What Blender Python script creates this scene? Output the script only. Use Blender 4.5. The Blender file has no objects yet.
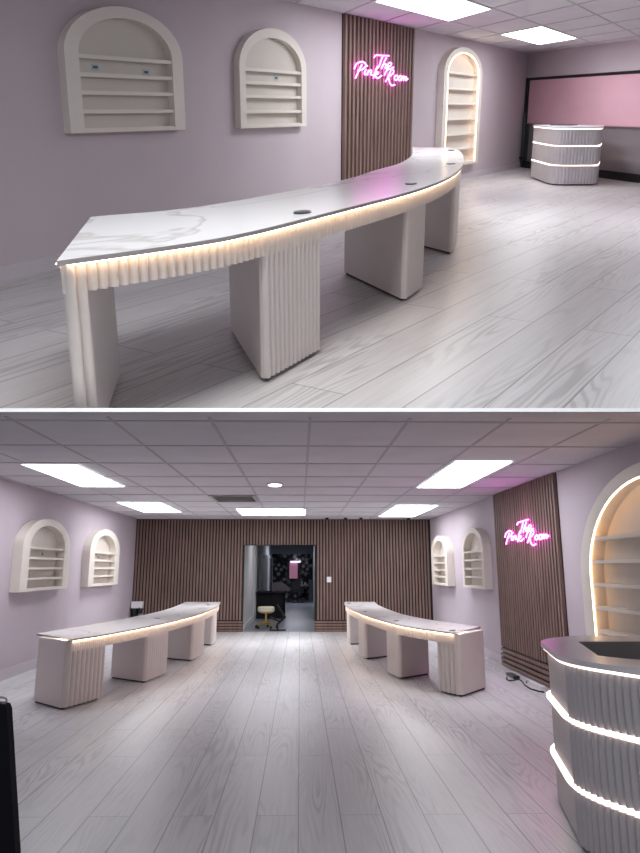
import bpy, math, random
from mathutils import Matrix, Vector
random.seed(7)
C = bpy.context.scene
COL = C.collection

# ------------------------------------------------------------------ camera
F, PX, PY = 800.0, 320.0, 350.0        # focal length and principal point in pixels of a 640 x 853 frame


class Room:
    """One of the two rooms: where its horizon lies, eye height and the direction its long wall runs."""
    def __init__(s, yh, hc, vpx):
        s.t = math.atan((yh - PY) / F); s.hc = hc
        r, fw, u = s.lev(vpx, yh); s.yaw = math.atan2(r, fw)

    def lev(s, x, y):
        r = (x - PX) / F; u = -(y - PY) / F
        c, sn = math.cos(s.t), math.sin(s.t)
        return r, c - sn * u, sn + c * u

    def ray(s, x, y):
        r, f, u = s.lev(x, y); c, sn = math.cos(s.yaw), math.sin(s.yaw)
        return (r * c - f * sn, r * sn + f * c, u)

    def z(s, x, y, z=0.0):
        d = s.ray(x, y); k = (z - s.hc) / d[2]; return (d[0] * k, d[1] * k)

    def atY(s, x, y, Y):
        d = s.ray(x, y); k = Y / d[1]; return (d[0] * k, s.hc + d[2] * k)


L = Room(568, 1.6, 300)
U = Room(109, 1.44, 785)
CAM = Vector((0, 0, L.hc))
L.M = Matrix.Identity(4)
U.M = (Matrix.Translation(CAM) @ Matrix.Rotation(L.yaw, 4, 'Z') @ Matrix.Rotation(L.t - U.t, 4, 'X')
       @ Matrix.Rotation(-U.yaw, 4, 'Z') @ Matrix.Translation((0, 0, -U.hc)))
cd = bpy.data.cameras.new('camera')
cam = bpy.data.objects.new('camera', cd); COL.objects.link(cam)
cd.sensor_width = 36.0; cd.lens = F / 853 * 36.0; cd.shift_y = -(426.5 - PY) / 853
cd.clip_start = 0.05; cd.clip_end = 200
cam.matrix_world = Matrix.Translation(CAM) @ Matrix.Rotation(L.yaw, 4, 'Z') @ Matrix.Rotation(math.pi / 2 + L.t, 4, 'X')
C.camera = cam

# ------------------------------------------------------------------ light and exposure
W = bpy.data.worlds.new('world'); C.world = W; W.use_nodes = True
W.node_tree.nodes['Background'].inputs[0].default_value = (0.86, 0.88, 1.0, 1)
W.node_tree.nodes['Background'].inputs[1].default_value = 0.30
C.view_settings.view_transform = 'Standard'; C.view_settings.look = 'None'
C.view_settings.gamma = 1.0; C.view_settings.use_curve_mapping = False
C.view_settings.exposure = 0.0
PANEL_L, PANEL_U, LED, NEON = 8.5, 9.8, 12.0, 10.0


# ------------------------------------------------------------------ materials
def mat(name, col, rough=0.6, metal=0.0, emit=None, strength=0.0, spec=0.5):
    m = bpy.data.materials.new(name); m.use_nodes = True
    b = m.node_tree.nodes['Principled BSDF']
    b.inputs['Base Color'].default_value = (*col, 1); b.inputs['Roughness'].default_value = rough
    b.inputs['Metallic'].default_value = metal; b.inputs['Specular IOR Level'].default_value = spec
    if emit:
        b.inputs['Emission Color'].default_value = (*emit, 1); b.inputs['Emission Strength'].default_value = strength
    return m


def N(m, t, **kw):
    n = m.node_tree.nodes.new(t)
    for k, v in kw.items():
        if k in n.inputs: n.inputs[k].default_value = v
        else: setattr(n, k, v)
    return n


def LK(m, a, b): m.node_tree.links.new(a, b)


def mottled(name, c1, c2, scale=3.0, rough=0.7, bump=0.0, bscale=60, stretch=(1, 1, 1), spec=0.5):
    m = mat(name, c1, rough, spec=spec); b = m.node_tree.nodes['Principled BSDF']
    tc = N(m, 'ShaderNodeTexCoord'); mp = N(m, 'ShaderNodeMapping'); mp.inputs['Scale'].default_value = stretch
    LK(m, tc.outputs['Object'], mp.inputs['Vector'])
    n = N(m, 'ShaderNodeTexNoise'); n.inputs['Scale'].default_value = scale; n.inputs['Detail'].default_value = 4
    LK(m, mp.outputs[0], n.inputs['Vector'])
    r = N(m, 'ShaderNodeValToRGB'); r.color_ramp.elements[0].position = .3; r.color_ramp.elements[1].position = .7
    r.color_ramp.elements[0].color = (*c1, 1); r.color_ramp.elements[1].color = (*c2, 1)
    LK(m, n.outputs['Fac'], r.inputs[0]); LK(m, r.outputs[0], b.inputs['Base Color'])
    if bump:
        n2 = N(m, 'ShaderNodeTexNoise'); n2.inputs['Scale'].default_value = bscale
        LK(m, tc.outputs['Object'], n2.inputs['Vector'])
        bp = N(m, 'ShaderNodeBump'); bp.inputs['Strength'].default_value = bump; bp.inputs['Distance'].default_value = .01
        LK(m, n2.outputs['Fac'], bp.inputs['Height']); LK(m, bp.outputs[0], b.inputs['Normal'])
    return m


def math_node(m, op, a, b=None):
    n = N(m, 'ShaderNodeMath', operation=op)
    for i, v in enumerate((a, b)):
        if v is None: continue
        if isinstance(v, (int, float)): n.inputs[i].default_value = v
        else: LK(m, v, n.inputs[i])
    return n.outputs[0]


def plank_mat(name, rot=0.0, width=.28, length=3.0, tint=(1, 1, 1), rough=.34):
    """grey wood-look floor planks running along y, cathedral grain drawn as contour lines of a noise"""
    m = mat(name, (.4, .4, .4), rough); b = m.node_tree.nodes['Principled BSDF']
    tc = N(m, 'ShaderNodeTexCoord'); mp = N(m, 'ShaderNodeMapping'); mp.inputs['Rotation'].default_value = (0, 0, rot)
    LK(m, tc.outputs['Object'], mp.inputs['Vector'])
    sp = N(m, 'ShaderNodeSeparateXYZ'); LK(m, mp.outputs[0], sp.inputs[0])
    cb = N(m, 'ShaderNodeCombineXYZ'); LK(m, sp.outputs[1], cb.inputs[0]); LK(m, sp.outputs[0], cb.inputs[1])
    br = N(m, 'ShaderNodeTexBrick'); br.offset = .41; br.offset_frequency = 2; br.squash = 1
    for k, v in (('Scale', 1), ('Mortar Size', .005), ('Mortar Smooth', .3), ('Bias', 0), ('Brick Width', length), ('Row Height', width)):
        br.inputs[k].default_value = v
    br.inputs['Color1'].default_value = (0, 0, 0, 1); br.inputs['Color2'].default_value = (1, 1, 1, 1); br.inputs['Mortar'].default_value = (.5, .5, .5, 1)
    LK(m, cb.outputs[0], br.inputs['Vector'])
    rnd = N(m, 'ShaderNodeSeparateColor'); LK(m, br.outputs['Color'], rnd.inputs[0])
    mg = N(m, 'ShaderNodeMapping'); mg.inputs['Scale'].default_value = (4.6, .36, 1); LK(m, mp.outputs[0], mg.inputs['Vector'])
    n = N(m, 'ShaderNodeTexNoise', noise_dimensions='4D'); n.inputs['Scale'].default_value = 1; n.inputs['Detail'].default_value = 1.5
    n.inputs['Roughness'].default_value = .45
    LK(m, mg.outputs[0], n.inputs['Vector']); LK(m, math_node(m, 'MULTIPLY', rnd.outputs[0], 37.0), n.inputs['W'])
    ring = math_node(m, 'SINE', math_node(m, 'MULTIPLY', n.outputs['Fac'], 115.0))
    r1 = N(m, 'ShaderNodeValToRGB'); r1.color_ramp.elements[0].position = .45; r1.color_ramp.elements[1].position = .95
    LK(m, math_node(m, 'MULTIPLY_ADD', ring, .5), r1.inputs[0])
    r1.inputs[0].links[0].from_node.inputs[2].default_value = .5
    # patches where the grain is strong
    n3 = N(m, 'ShaderNodeTexNoise'); n3.inputs['Scale'].default_value = .9; mg3 = N(m, 'ShaderNodeMapping'); mg3.inputs['Scale'].default_value = (2.4, .5, 1)
    LK(m, mp.outputs[0], mg3.inputs['Vector']); LK(m, mg3.outputs[0], n3.inputs['Vector'])
    r3 = N(m, 'ShaderNodeValToRGB'); r3.color_ramp.elements[0].position = .42; r3.color_ramp.elements[1].position = .62
    LK(m, n3.outputs['Fac'], r3.inputs[0])
    mg2 = N(m, 'ShaderNodeMapping'); mg2.inputs['Scale'].default_value = (40, 1.3, 1); LK(m, mp.outputs[0], mg2.inputs['Vector'])
    n2 = N(m, 'ShaderNodeTexNoise'); n2.inputs['Scale'].default_value = 1; n2.inputs['Detail'].default_value = 4; LK(m, mg2.outputs[0], n2.inputs['Vector'])
    g = math_node(m, 'MULTIPLY', math_node(m, 'MULTIPLY', r1.outputs[0], r3.outputs[0]), .17)
    s = math_node(m, 'MULTIPLY', math_node(m, 'SUBTRACT', n2.outputs['Fac'], .5), .26)
    v = math_node(m, 'SUBTRACT', math_node(m, 'ADD', math_node(m, 'MULTIPLY', rnd.outputs[0], .06), .60), g)
    v = math_node(m, 'ADD', v, s)
    v = math_node(m, 'MULTIPLY', v, math_node(m, 'SUBTRACT', 1.0, math_node(m, 'MULTIPLY', br.outputs['Fac'], .55)))
    mx = N(m, 'ShaderNodeMix', data_type='RGBA', blend_type='MULTIPLY'); mx.inputs[0].default_value = 1
    cc = N(m, 'ShaderNodeCombineColor')
    for i in range(3): LK(m, v, cc.inputs[i])
    LK(m, cc.outputs[0], mx.inputs[6]); mx.inputs[7].default_value = (*tint, 1)
    LK(m, mx.outputs[2], b.inputs['Base Color'])
    rr = math_node(m, 'ADD', math_node(m, 'MULTIPLY', n2.outputs['Fac'], .18), rough - .05); LK(m, rr, b.inputs['Roughness'])
    bp = N(m, 'ShaderNodeBump'); bp.inputs['Strength'].default_value = .25; bp.inputs['Distance'].default_value = .004
    LK(m, v, bp.inputs['Height']); LK(m, bp.outputs[0], b.inputs['Normal'])
    return m


def marble_mat(name):
    m = mat(name, (.8, .8, .8), .22); b = m.node_tree.nodes['Principled BSDF']
    tc = N(m, 'ShaderNodeTexCoord'); mp = N(m, 'ShaderNodeMapping'); mp.inputs['Scale'].default_value = (1.5, .6, 1); mp.inputs['Rotation'].default_value = (0, 0, .5)
    LK(m, tc.outputs['Object'], mp.inputs['Vector'])
    n = N(m, 'ShaderNodeTexNoise'); n.inputs['Scale'].default_value = .8; n.inputs['Detail'].default_value = 4; n.inputs['Distortion'].default_value = .6
    LK(m, mp.outputs[0], n.inputs['Vector'])
    v = math_node(m, 'ABSOLUTE', math_node(m, 'SUBTRACT', n.outputs['Fac'], .5))
    r = N(m, 'ShaderNodeValToRGB'); r.color_ramp.elements[0].position = 0; r.color_ramp.elements[1].position = .016
    r.color_ramp.elements[0].color = (.60, .55, .53, 1); r.color_ramp.elements[1].color = (.78, .745, .74, 1)
    LK(m, v, r.inputs[0]); LK(m, r.outputs[0], b.inputs['Base Color'])
    return m


def slat_mat(name, c1=(.15, .090, .074), c2=(.28, .175, .145)):
    return mottled(name, c1, c2, 2.2, .55, stretch=(9, 9, .6))


def floral_mat():
    m = mat('floral_wallpaper', (.1, .1, .1), .7); b = m.node_tree.nodes['Principled BSDF']
    tc = N(m, 'ShaderNodeTexCoord'); v = N(m, 'ShaderNodeTexVoronoi'); v.inputs['Scale'].default_value = 4.5
    LK(m, tc.outputs['Object'], v.inputs['Vector'])
    n = N(m, 'ShaderNodeTexNoise'); n.inputs['Scale'].default_value = 3; LK(m, tc.outputs['Object'], n.inputs['Vector'])
    s = math_node(m, 'ADD', v.outputs['Distance'], math_node(m, 'MULTIPLY', n.outputs['Fac'], .7))
    r = N(m, 'ShaderNodeValToRGB'); e = r.color_ramp.elements
    e[0].position = .56; e[0].color = (.6, .6, .62, 1); e[1].position = .98; e[1].color = (.02, .02, .025, 1)
    x = e.new(.78); x.color = (.16, .17, .18, 1)
    LK(m, s, r.inputs[0]); LK(m, r.outputs[0], b.inputs['Base Color'])
    return m


M = dict(
    wall=mottled('lilac_wall_paint', (.51, .44, .49), (.54, .465, .515), 1.2, .75, .08, 90),
    wall_u=mottled('mauve_wall_paint', (.545, .462, .500), (.575, .490, .525), 1.2, .75, .08, 90),
    wall_grey=mottled('corridor_paint', (.50, .50, .50), (.55, .55, .55), 1.5, .7),
    ceil=mottled('ceiling_tile', (.60, .575, .61), (.66, .63, .665), 2.0, .85, .25, 45),
    grid=mat('ceiling_grid', (.42, .40, .43), .5),  # bars coloured dark: the shadow along the grid lines is in the colour
    floor=plank_mat('grey_floor_planks', tint=(1.0, .985, 1.02)),
    floor_u=plank_mat('grey_floor_planks_upper', rot=math.radians(3.8), width=.34, length=3.4, tint=(.93, .875, .87)),
    base=mat('baseboard_paint', (.60, .53, .57), .45),
    white=mat('white_board', (.95, .95, .95), .6),
    slat=slat_mat('walnut_slat'), felt=mat('black_felt', (.022, .018, .018), .95),
    cream=mottled('cream_lacquer', (.76, .69, .65), (.79, .72, .68), 1.5, .5),
    flute=mottled('fluted_cream_lacquer', (.74, .665, .62), (.77, .695, .65), 1.5, .5),
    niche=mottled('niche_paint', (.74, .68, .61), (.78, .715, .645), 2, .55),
    nichein=mottled('niche_back_shade', (.62, .565, .505), (.66, .60, .54), 2, .6),  # niche paint darkened, recess shade put into the colour
    marble=marble_mat('white_veined_marble'),
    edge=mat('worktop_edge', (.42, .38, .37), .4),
    plinth=mat('dark_plinth', (.05, .045, .045), .6),
    panel=mat('light_diffuser', (1, 1, 1), .5, emit=(.93, .96, 1.0), strength=PANEL_L),
    panel_u=mat('light_diffuser_upper', (1, 1, 1), .5, emit=(.90, .96, 1.0), strength=PANEL_U),
    frame=mat('white_frame', (.8, .8, .8), .4),
    led=mat('warm_led', (1, .9, .8), .5, emit=(1.0, .72, .46), strength=LED),
    ledn=mat('warm_niche_led', (1, .9, .8), .5, emit=(1.0, .64, .37), strength=11),
    ledw=mat('soft_white_led', (1, .9, .85), .5, emit=(1.0, .80, .70), strength=2.6),
    neon=mat('pink_neon', (1, .6, .9), .4, emit=(1.0, .11, .86), strength=NEON),
    black=mat('black_plastic', (.012, .012, .014), .4), blackm=mat('black_metal', (.02, .02, .022), .3, .6),
    grommet=mat('grommet', (.08, .08, .085), .3, .5), plug=mat('grey_plug', (.35, .36, .38), .4),
    counter=mottled('reception_lacquer', (.47, .44, .455), (.51, .48, .495), 1.5, .5),
    recess=mat('grey_work_surface', (.27, .27, .28), .5), ctop=mat('counter_top', (.70, .68, .71), .3),
    blind=mottled('pink_blind', (.72, .42, .50), (.76, .45, .53), 1.2, .8, stretch=(1, 1, 3)),
    pane=mat('grey_shopfront_panel', (.30, .27, .29), .28, .2),
    gold=mat('brushed_gold', (.75, .50, .10), .3, .9), cushion=mottled('ivory_leather', (.80, .74, .55), (.85, .78, .6), 5, .45),
    floral=floral_mat(), dark=mat('dark_grey', (.11, .11, .13), .6), leather=mat('black_leather', (.012, .012, .014), .7, spec=.2),
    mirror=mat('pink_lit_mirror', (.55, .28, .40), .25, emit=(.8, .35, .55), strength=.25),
    mlight=mat('mirror_light', (1, 1, 1), .4, emit=(.85, .8, 1), strength=2.5),
    sticker=mat('price_sticker', (.45, .50, .52), .5), ink=mat('sticker_print', (.06, .08, .12), .5),
    cable=mat('black_cable', (.02, .02, .02), .5), adaptor=mat('white_plastic', (.78, .77, .78), .4),
    lav=mat('door_paint', (.16, .165, .185), .5), doorf=mat('door_frame_paint', (.55, .54, .55), .5),
)


# ------------------------------------------------------------------ mesh helpers
class MB:
    def __init__(s): s.v = []; s.f = []

    def add(s, vs, fs):
        k = len(s.v); s.v += [tuple(p) for p in vs]; s.f += [tuple(i + k for i in f) for f in fs]; return s

    def prism(s, poly, z0, z1):
        n = len(poly)
        a = sum(poly[i][0] * poly[(i + 1) % n][1] - poly[(i + 1) % n][0] * poly[i][1] for i in range(n))
        if a < 0: poly = poly[::-1]
        vs = [(x, y, z0) for x, y in poly] + [(x, y, z1) for x, y in poly]
        fs = [tuple(range(n))[::-1], tuple(range(n, 2 * n))] + [(i, (i + 1) % n, n + (i + 1) % n, n + i) for i in range(n)]
        return s.add(vs, fs)

    def box(s, x0, x1, y0, y1, z0, z1): return s.prism([(x0, y0), (x1, y0), (x1, y1), (x0, y1)], z0, z1)

    def rbox(s, x0, x1, y0, y1, z0, z1, r=.02, n=4):
        pl = []
        for cx, cy, a in ((x1 - r, y1 - r, 0), (x0 + r, y1 - r, 90), (x0 + r, y0 + r, 180), (x1 - r, y0 + r, 270)):
            for i in range(n + 1):
                t = math.radians(a + 90 * i / n); pl.append((cx + r * math.cos(t), cy + r * math.sin(t)))
        return s.prism(pl, z0, z1)

    def tube(s, pts, r, seg=8, closed=False, taper=None):
        P = [Vector(p) for p in pts]; n = len(P); vs = []; up = Vector((.13, .21, 1)).normalized()
        for i, p in enumerate(P):
            a = P[(i - 1) % n] if (closed or i) else p; b = P[(i + 1) % n] if (closed or i < n - 1) else p
            d = (b - a).normalized(); x = d.cross(up)
            if x.length < .05: x = d.cross(Vector((1, 0, 0)))
            x.normalize(); y = d.cross(x).normalized(); rr = r * (taper[i] if taper else 1)
            for k in range(seg):
                t = 2 * math.pi * k / seg; vs.append(p + x * (rr * math.cos(t)) + y * (rr * math.sin(t)))
        fs = []
        for i in range(n if closed else n - 1):
            j = (i + 1) % n
            for k in range(seg): fs.append((i * seg + k, i * seg + (k + 1) % seg, j * seg + (k + 1) % seg, j * seg + k))
        if not closed: fs += [tuple(range(seg)), tuple(range((n - 1) * seg, n * seg))[::-1]]
        return s.add(vs, fs)

    def lathe(s, c, prof, seg=20, sx=1, sy=1):
        vs = []; m = len(prof)
        for k in range(seg):
            t = 2 * math.pi * k / seg
            for r, z in prof: vs.append((c[0] + sx * r * math.cos(t), c[1] + sy * r * math.sin(t), c[2] + z))
        fs = [(k * m + j, ((k + 1) % seg) * m + j, ((k + 1) % seg) * m + j + 1, k * m + j + 1) for k in range(seg) for j in range(m - 1)]
        fs += [tuple(k * m for k in range(seg))[::-1], tuple(k * m + m - 1 for k in range(seg))]
        return s.add(vs, fs)

    def ribbon(s, A, B, z0, z1, closed=False):
        """solid between two polylines of equal length (quads all round)"""
        n = len(A); vs = []
        for a, b in zip(A, B): vs += [(*a, z0), (*a, z1), (*b, z1), (*b, z0)]
        fs = []
        for i in range(n if closed else n - 1):
            j = (i + 1) % n
            for k in range(4): fs.append((4 * i + k, 4 * j + k, 4 * j + (k + 1) % 4, 4 * i + (k + 1) % 4))
        if not closed: fs += [(0, 1, 2, 3), (4 * n - 4, 4 * n - 1, 4 * n - 2, 4 * n - 3)]
        return s.add(vs, fs)


def link(name, mb, m, M4, org=(0, 0, 0), parent=None, mats=None, fm=None, smooth=False):
    me = bpy.data.meshes.new(name)
    me.from_pydata([(v[0] - org[0], v[1] - org[1], v[2] - org[2]) for v in mb.v], [], mb.f)
    for x in (mats or [m]): me.materials.append(x)
    if fm:
        for i, p in enumerate(me.polygons): p.material_index = fm(p)
    import bmesh
    bm = bmesh.new(); bm.from_mesh(me); bmesh.ops.recalc_face_normals(bm, faces=bm.faces); bm.to_mesh(me); bm.free()
    if smooth:
        for p in me.polygons: p.use_smooth = True
    o = bpy.data.objects.new(name, me); COL.objects.link(o)
    if parent is not None:
        o.parent = parent
    else:
        o.matrix_world = M4 @ Matrix.Translation(org)
    return o


def tag(o, label, cat, group=None):
    o['label'] = label; o['category'] = cat
    if group: o['group'] = group
    return o


class Thing:
    def __init__(s, name, room, org, label, cat, group=None):
        s.o = bpy.data.objects.new(name, None); COL.objects.link(s.o); s.o.empty_display_size = .1
        s.room = room; s.org = org; s.o.matrix_world = room.M @ Matrix.Translation(org); tag(s.o, label, cat, group)

    def part(s, name, mb, m, label=None, parent=None, **kw):
        o = link(name, mb, m, None, s.org, parent or s.o, **kw)
        if label: o['label'] = label
        return o


def single(name, room, mb, m, org, label, cat, group=None, **kw):
    return tag(link(name, mb, m, room.M, org, **kw), label, cat, group)


def struct(name, room, mb, m, parent=None, **kw):
    o = link(name, mb, m, room.M if parent is None else None, (0, 0, 0), parent, **kw)
    if parent is None: o['kind'] = 'structure'
    return o


def smooth_curve(pts, step=.02):
    """Catmull-Rom through pts, resampled to even steps"""
    P = [Vector((*p, 0)) for p in pts]; P = [P[0] * 2 - P[1]] + P + [P[-1] * 2 - P[-2]]; out = []
    for i in range(1, len(P) - 2):
        for k in range(40):
            t = k / 40; a, b, c, d = P[i - 1:i + 3]
            out.append(.5 * ((2 * b) + (c - a) * t + (2 * a - 5 * b + 4 * c - d) * t * t + (3 * b - a - 3 * c + d) * t ** 3))
    out.append(P[-2]); return resample([(p.x, p.y) for p in out], step)


def resample(pts, step):
    d = [0]
    for a, b in zip(pts, pts[1:]): d.append(d[-1] + math.dist(a, b))
    n = max(2, round(d[-1] / step) + 1); out = []; j = 0
    for i in range(n):
        s = d[-1] * i / (n - 1)
        while j < len(d) - 2 and d[j + 1] < s: j += 1
        t = (s - d[j]) / max(1e-9, d[j + 1] - d[j]); a, b = pts[j], pts[j + 1]
        out.append((a[0] + (b[0] - a[0]) * t, a[1] + (b[1] - a[1]) * t))
    return out


def offset(pts, d):
    """offset to the left of the direction of travel by d (number or list)"""
    out = []
    for i, p in enumerate(pts):
        a = pts[max(0, i - 1)]; b = pts[min(len(pts) - 1, i + 1)]; l = math.dist(a, b) or 1
        k = d[i] if isinstance(d, list) else d
        out.append((p[0] - (b[1] - a[1]) / l * k, p[1] + (b[0] - a[0]) / l * k))
    return out


def fluted(pts, pitch, amp, side):
    """half-round ribs standing out of the curve towards `side` (+1 left, -1 right)"""
    q = resample(pts, pitch / 8); n = len(q)
    return offset(q, [side * amp * abs(math.sin(math.pi * i / 8)) ** .8 for i in range(n)]), q


def clip_y(pts, y0, y1): return [p for p in pts if y0 <= p[1] <= y1]


# ------------------------------------------------------------------ LOWER ROOM shell
XL, XR, YB, H = -4.38, 3.5, 22.0, 2.87
struct('floor', L, MB().prism([(XL - .1, 3.8), (XR + .1, 3.8), (XR + .1, 22.0), (XL - .1, 22.0)], -.12, 0), M['floor'])
a, b = (XL - .1, 6.80), (XR + .1, 6.60)
ceil = struct('ceiling', L, MB().prism([a, b, (XR + .1, 22.0), (XL - .1, 22.0)], H, H + .012), M['ceil'])
g = MB()
for k in range(-5, 5):
    x = .08 + .88 * k
    if XL < x < XR: g.box(x - .014, x + .014, 6.9, 22.0, H - .006, H)
for k in range(0, 10):
    y = 7.1 + 1.5 * k
    g.box(XL, XR, y - .03, y + .03, H - .006, H)
struct('ceiling_grid', L, g, M['grid'], ceil)
wl = struct('wall_left', L, MB().box(XL - .12, XL, 6.9, 22.1, 0, H), M['wall'])
wr = struct('wall_right', L, MB().box(XR, XR + .12, 6.9, 22.1, 0, H).box(XR, XR + .12, 5.3, 6.9, 0, 2.58), M['wall'])
struct('baseboard_left', L, MB().box(XL, XL + .02, 6.9, 21.9, 0, .155), M['base'])
bb = MB(); bb.box(XR - .02, XR, 14.62, 21.9, 0, .155); bb.box(XR - .02, XR, 6.9, 10.7, 0, .155)
struct('baseboard_right', L, bb, M['base'])
# back wall: slats over black felt, with the opening to the corridor
DX0, DX1, DZ = -1.49, .385, 2.185
wb = MB(); wb.box(XL - .12, DX0, YB, YB + .25, 0, H); wb.box(DX1, XR + .12, YB, YB + .25, 0, H); wb.box(DX0, DX1, YB, YB + .25, DZ, H)
back = struct('wall_back', L, wb, M['felt'])
s = MB(); x = XL + .03; rnd = random.Random(3)
while x < XR - .05:
    w = .046
    z0 = .29 if (x + w < DX0 or x > DX1) else DZ + .01
    if (x + w < DX0 or x > DX1) or (x > DX0 - .05 and x + w < DX1 + .05): s.box(x, x + w, YB - .03, YB, z0, H - .005)
    x += .0815
struct('wood_slats', L, s, M['slat'], back)
s = MB()
for x0, x1 in ((XL + .02, DX0), (DX1, XR - .02)):
    for k in range(4): s.box(x0, x1, YB - .04, YB, .012 + k * .068, .056 + k * .068)
struct('baseboard_slats', L, s, M['slat'], back)

# ------------------------------------------------------------------ corridor behind the opening
YF = 44.0
struct('floor_corridor', L, MB().box(-1.7, 1.2, 22.0, YF, -.12, 0), mottled('corridor_floor', (.20, .21, .235), (.25, .26, .285), 1.5, .3, stretch=(1, .2, 1)))
struct('ceiling_corridor', L, MB().box(-1.7, 1.2, 22.25, YF, 2.72, 2.8), M['dark'])
cw = struct('wall_corridor_left', L, MB().box(DX0 - .1, DX0, 22.25, YF, 0, 2.72), M['wall_grey'])
struct('wall_corridor_right', L, MB().box(.66, .76, 22.25, YF, 0, 2.72), M['wall_grey'])
struct('wall_corridor_far', L, MB().box(-1.7, 1.2, YF, YF + .1, 0, 2.72), M['floral'])
struct('trim_1', L, MB().box(DX0, .66, YF - 1.2, YF - 1.0, 2.30, 2.72), mat('grey_beam', (.28, .30, .36), .6))
struct('baseboard_corridor', L, MB().box(DX0, DX0 + .03, 22.25, 30, 0, .14), M['doorf'])
tr = MB()
for y in (26.6, 27.6): tr.box(DX0, DX0 + .05, y, y + .35, 0, 2.3)
struct('trim_2', L, tr, M['doorf'])
for i, (y0, y1) in enumerate(((30.6, 36.5), (38.5, 43.2))):
    d = struct('door_%d' % (i + 1), L, MB().box(DX0, DX0 + .04, y0, y1, 0, 2.05), M['lav'])
    fr = MB(); fr.box(DX0, DX0 + .07, y0 - .25, y0, 0, 2.15); fr.box(DX0, DX0 + .07, y1, y1 + .25, 0, 2.15); fr.box(DX0, DX0 + .07, y0, y1, 2.05, 2.15)
    struct('door_frame', L, fr, M['doorf'], d)
    struct('door_handle', L, MB().tube([(DX0 + .04, y0 + .5, 1.0), (DX0 + .1, y0 + .5, 1.0), (DX0 + .1, y0 + .9, 1.0)], .015), M['plug'], d)

# ------------------------------------------------------------------ UPPER ROOM shell
XU, HU = -5.78, 2.77
W0 = Vector((-5.78, 21.07)); WD = Vector((3.28, -3.32)).normalized(); WN = Vector((-WD.y, WD.x)) * -1   # far wall: start, direction, normal into the room


def w2(s_, off=0.0):
    p = W0 + WD * s_ + WN * off; return (p.x, p.y)


WE = 14.0
c0, c1 = U.z(-420, 408), U.z(1500, 408)
c0 = (XU, 1.09)
fe = MB().prism([c0, c1, w2(WE), w2(0), (XU - .1, W0.y), (XU - .1, 1.09)], -.02, 0)
struct('floor_upper', U, fe, M['floor_u'])
cu = struct('ceiling_upper', U, MB().prism([(XU - .1, 2.0), (c1[0], 4.5), w2(WE), w2(0), (XU - .1, W0.y)], HU, HU + .1), M['ceil'])
struct('wall_upper_left', U, MB().box(XU - .12, XU, 1.09, W0.y + .05, 0, HU), M['wall_u'])
struct('baseboard_upper', U, MB().box(XU, XU + .02, 1.2, W0.y - .05, 0, .132), M['base'])
gv = Vector((1.09, -1.20)); g = MB(); gu = MB()


def gp(i, j):           # grid node of the ceiling: i along the far wall's direction, j along the left wall
    p = Vector((-4.80, 15.47)) + gv * i + Vector((0, 1.36)) * j; return p


def strip(mb, p, q, w, z0, z1):
    d = (q - p).normalized(); n = Vector((-d.y, d.x)) * w
    mb.prism([tuple(p + n), tuple(q + n), tuple(q - n), tuple(p - n)], z0, z1)


for i in range(0, 8):
    x = -4.80 + 1.09 * i; ytop = W0.y + WD.y / WD.x * (x - W0.x)
    g.box(x - .014, x + .014, 4.5, ytop - .1, HU - .006, HU)
for j in range(-9, 6):
    p = gp(0, j); k = (XU - p.x) / gv.x; a = p + gv * k; q = p + gv * 6
    if a.y < W0.y - .2: strip(g, a, q, .017, HU - .006, HU)
struct('ceiling_grid_upper', U, g, M['grid'], cu)
# far wall: painted band above, shopfront with pink blind below
pl = [w2(0), w2(WE), w2(WE, -.12), w2(0, -.12)]
struct('wall_upper_right', U, MB().prism(pl, 2.185, HU), M['wall_u'])
wn = struct('window_1', U, MB().prism([w2(.2, -.06), w2(WE, -.06), w2(WE, -.1), w2(.2, -.1)], .16, 2.185), M['pane'])
fr = MB(); fr.prism([w2(.0, .01), w2(WE, .01), w2(WE, -.1), w2(.0, -.1)], 2.135, 2.185)
fr.prism([w2(.0, .03), w2(WE, .03), w2(WE, -.1), w2(.0, -.1)], 0, .165)
fr.prism([w2(-.05, .03), w2(.13, .03), w2(.13, -.1), w2(-.05, -.1)], 0, 2.185)
struct('window_frame', U, fr, M['black'], wn)
t = Thing('roller_blind', U, (*w2(3), 1.1), 'pink roller blind pulled halfway down the shopfront window behind the reception counter', 'blind')
t.part('fabric', MB().prism([w2(.17, .0), w2(8, .0), w2(8, -.01), w2(.17, -.01)], 1.10, 2.12), M['blind'])
t.part('bottom_rail', MB().prism([w2(.17, .012), w2(8, .012), w2(8, -.015), w2(.17, -.015)], 1.085, 1.11), mat('pink_rail', (.55, .33, .40), .5))
t = Thing('black_curtain', U, (*w2(.1, .1), 0), 'narrow black gathered curtain bundle hanging at the left edge of the shopfront window', 'curtain')
cpts = [w2(-.0 + .22 * i / 24, .07 + .02 * math.sin(i * 1.3)) for i in range(25)]
t.part('fabric', MB().ribbon(cpts, [(p[0] - .015, p[1] + .02) for p in cpts], .06, 1.35), M['black'])
t.part('tieback', MB().tube([w2(-.01, .06) + (.25,), w2(.1, .12) + (.24,), w2(.23, .07) + (.25,)], .03), M['black'])

# white divider between the two rooms: its visible face slopes up from the lower ceiling's edge to the upper floor's edge
cr = Matrix.Translation(CAM) @ Matrix.Rotation(L.yaw, 4, 'Z') @ Matrix.Rotation(math.pi / 2 + L.t, 4, 'X')


def campt(px, py, d): return cr @ Vector(((px - PX) / F * d, -(py - PY) / F * d, -d))


dv = MB(); A = []
for px in (-60, 700):
    A += [campt(px, 411.8, 2.9), campt(px, 408.0, 3.35), campt(px, 411.8, 3.35)]
dv.add(A, [(0, 1, 4, 3), (1, 2, 5, 4), (2, 0, 3, 5), (0, 2, 1), (3, 4, 5)])
dobj = link('trim_3', dv, M['white'], Matrix.Identity(4)); dobj['kind'] = 'structure'
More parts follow.
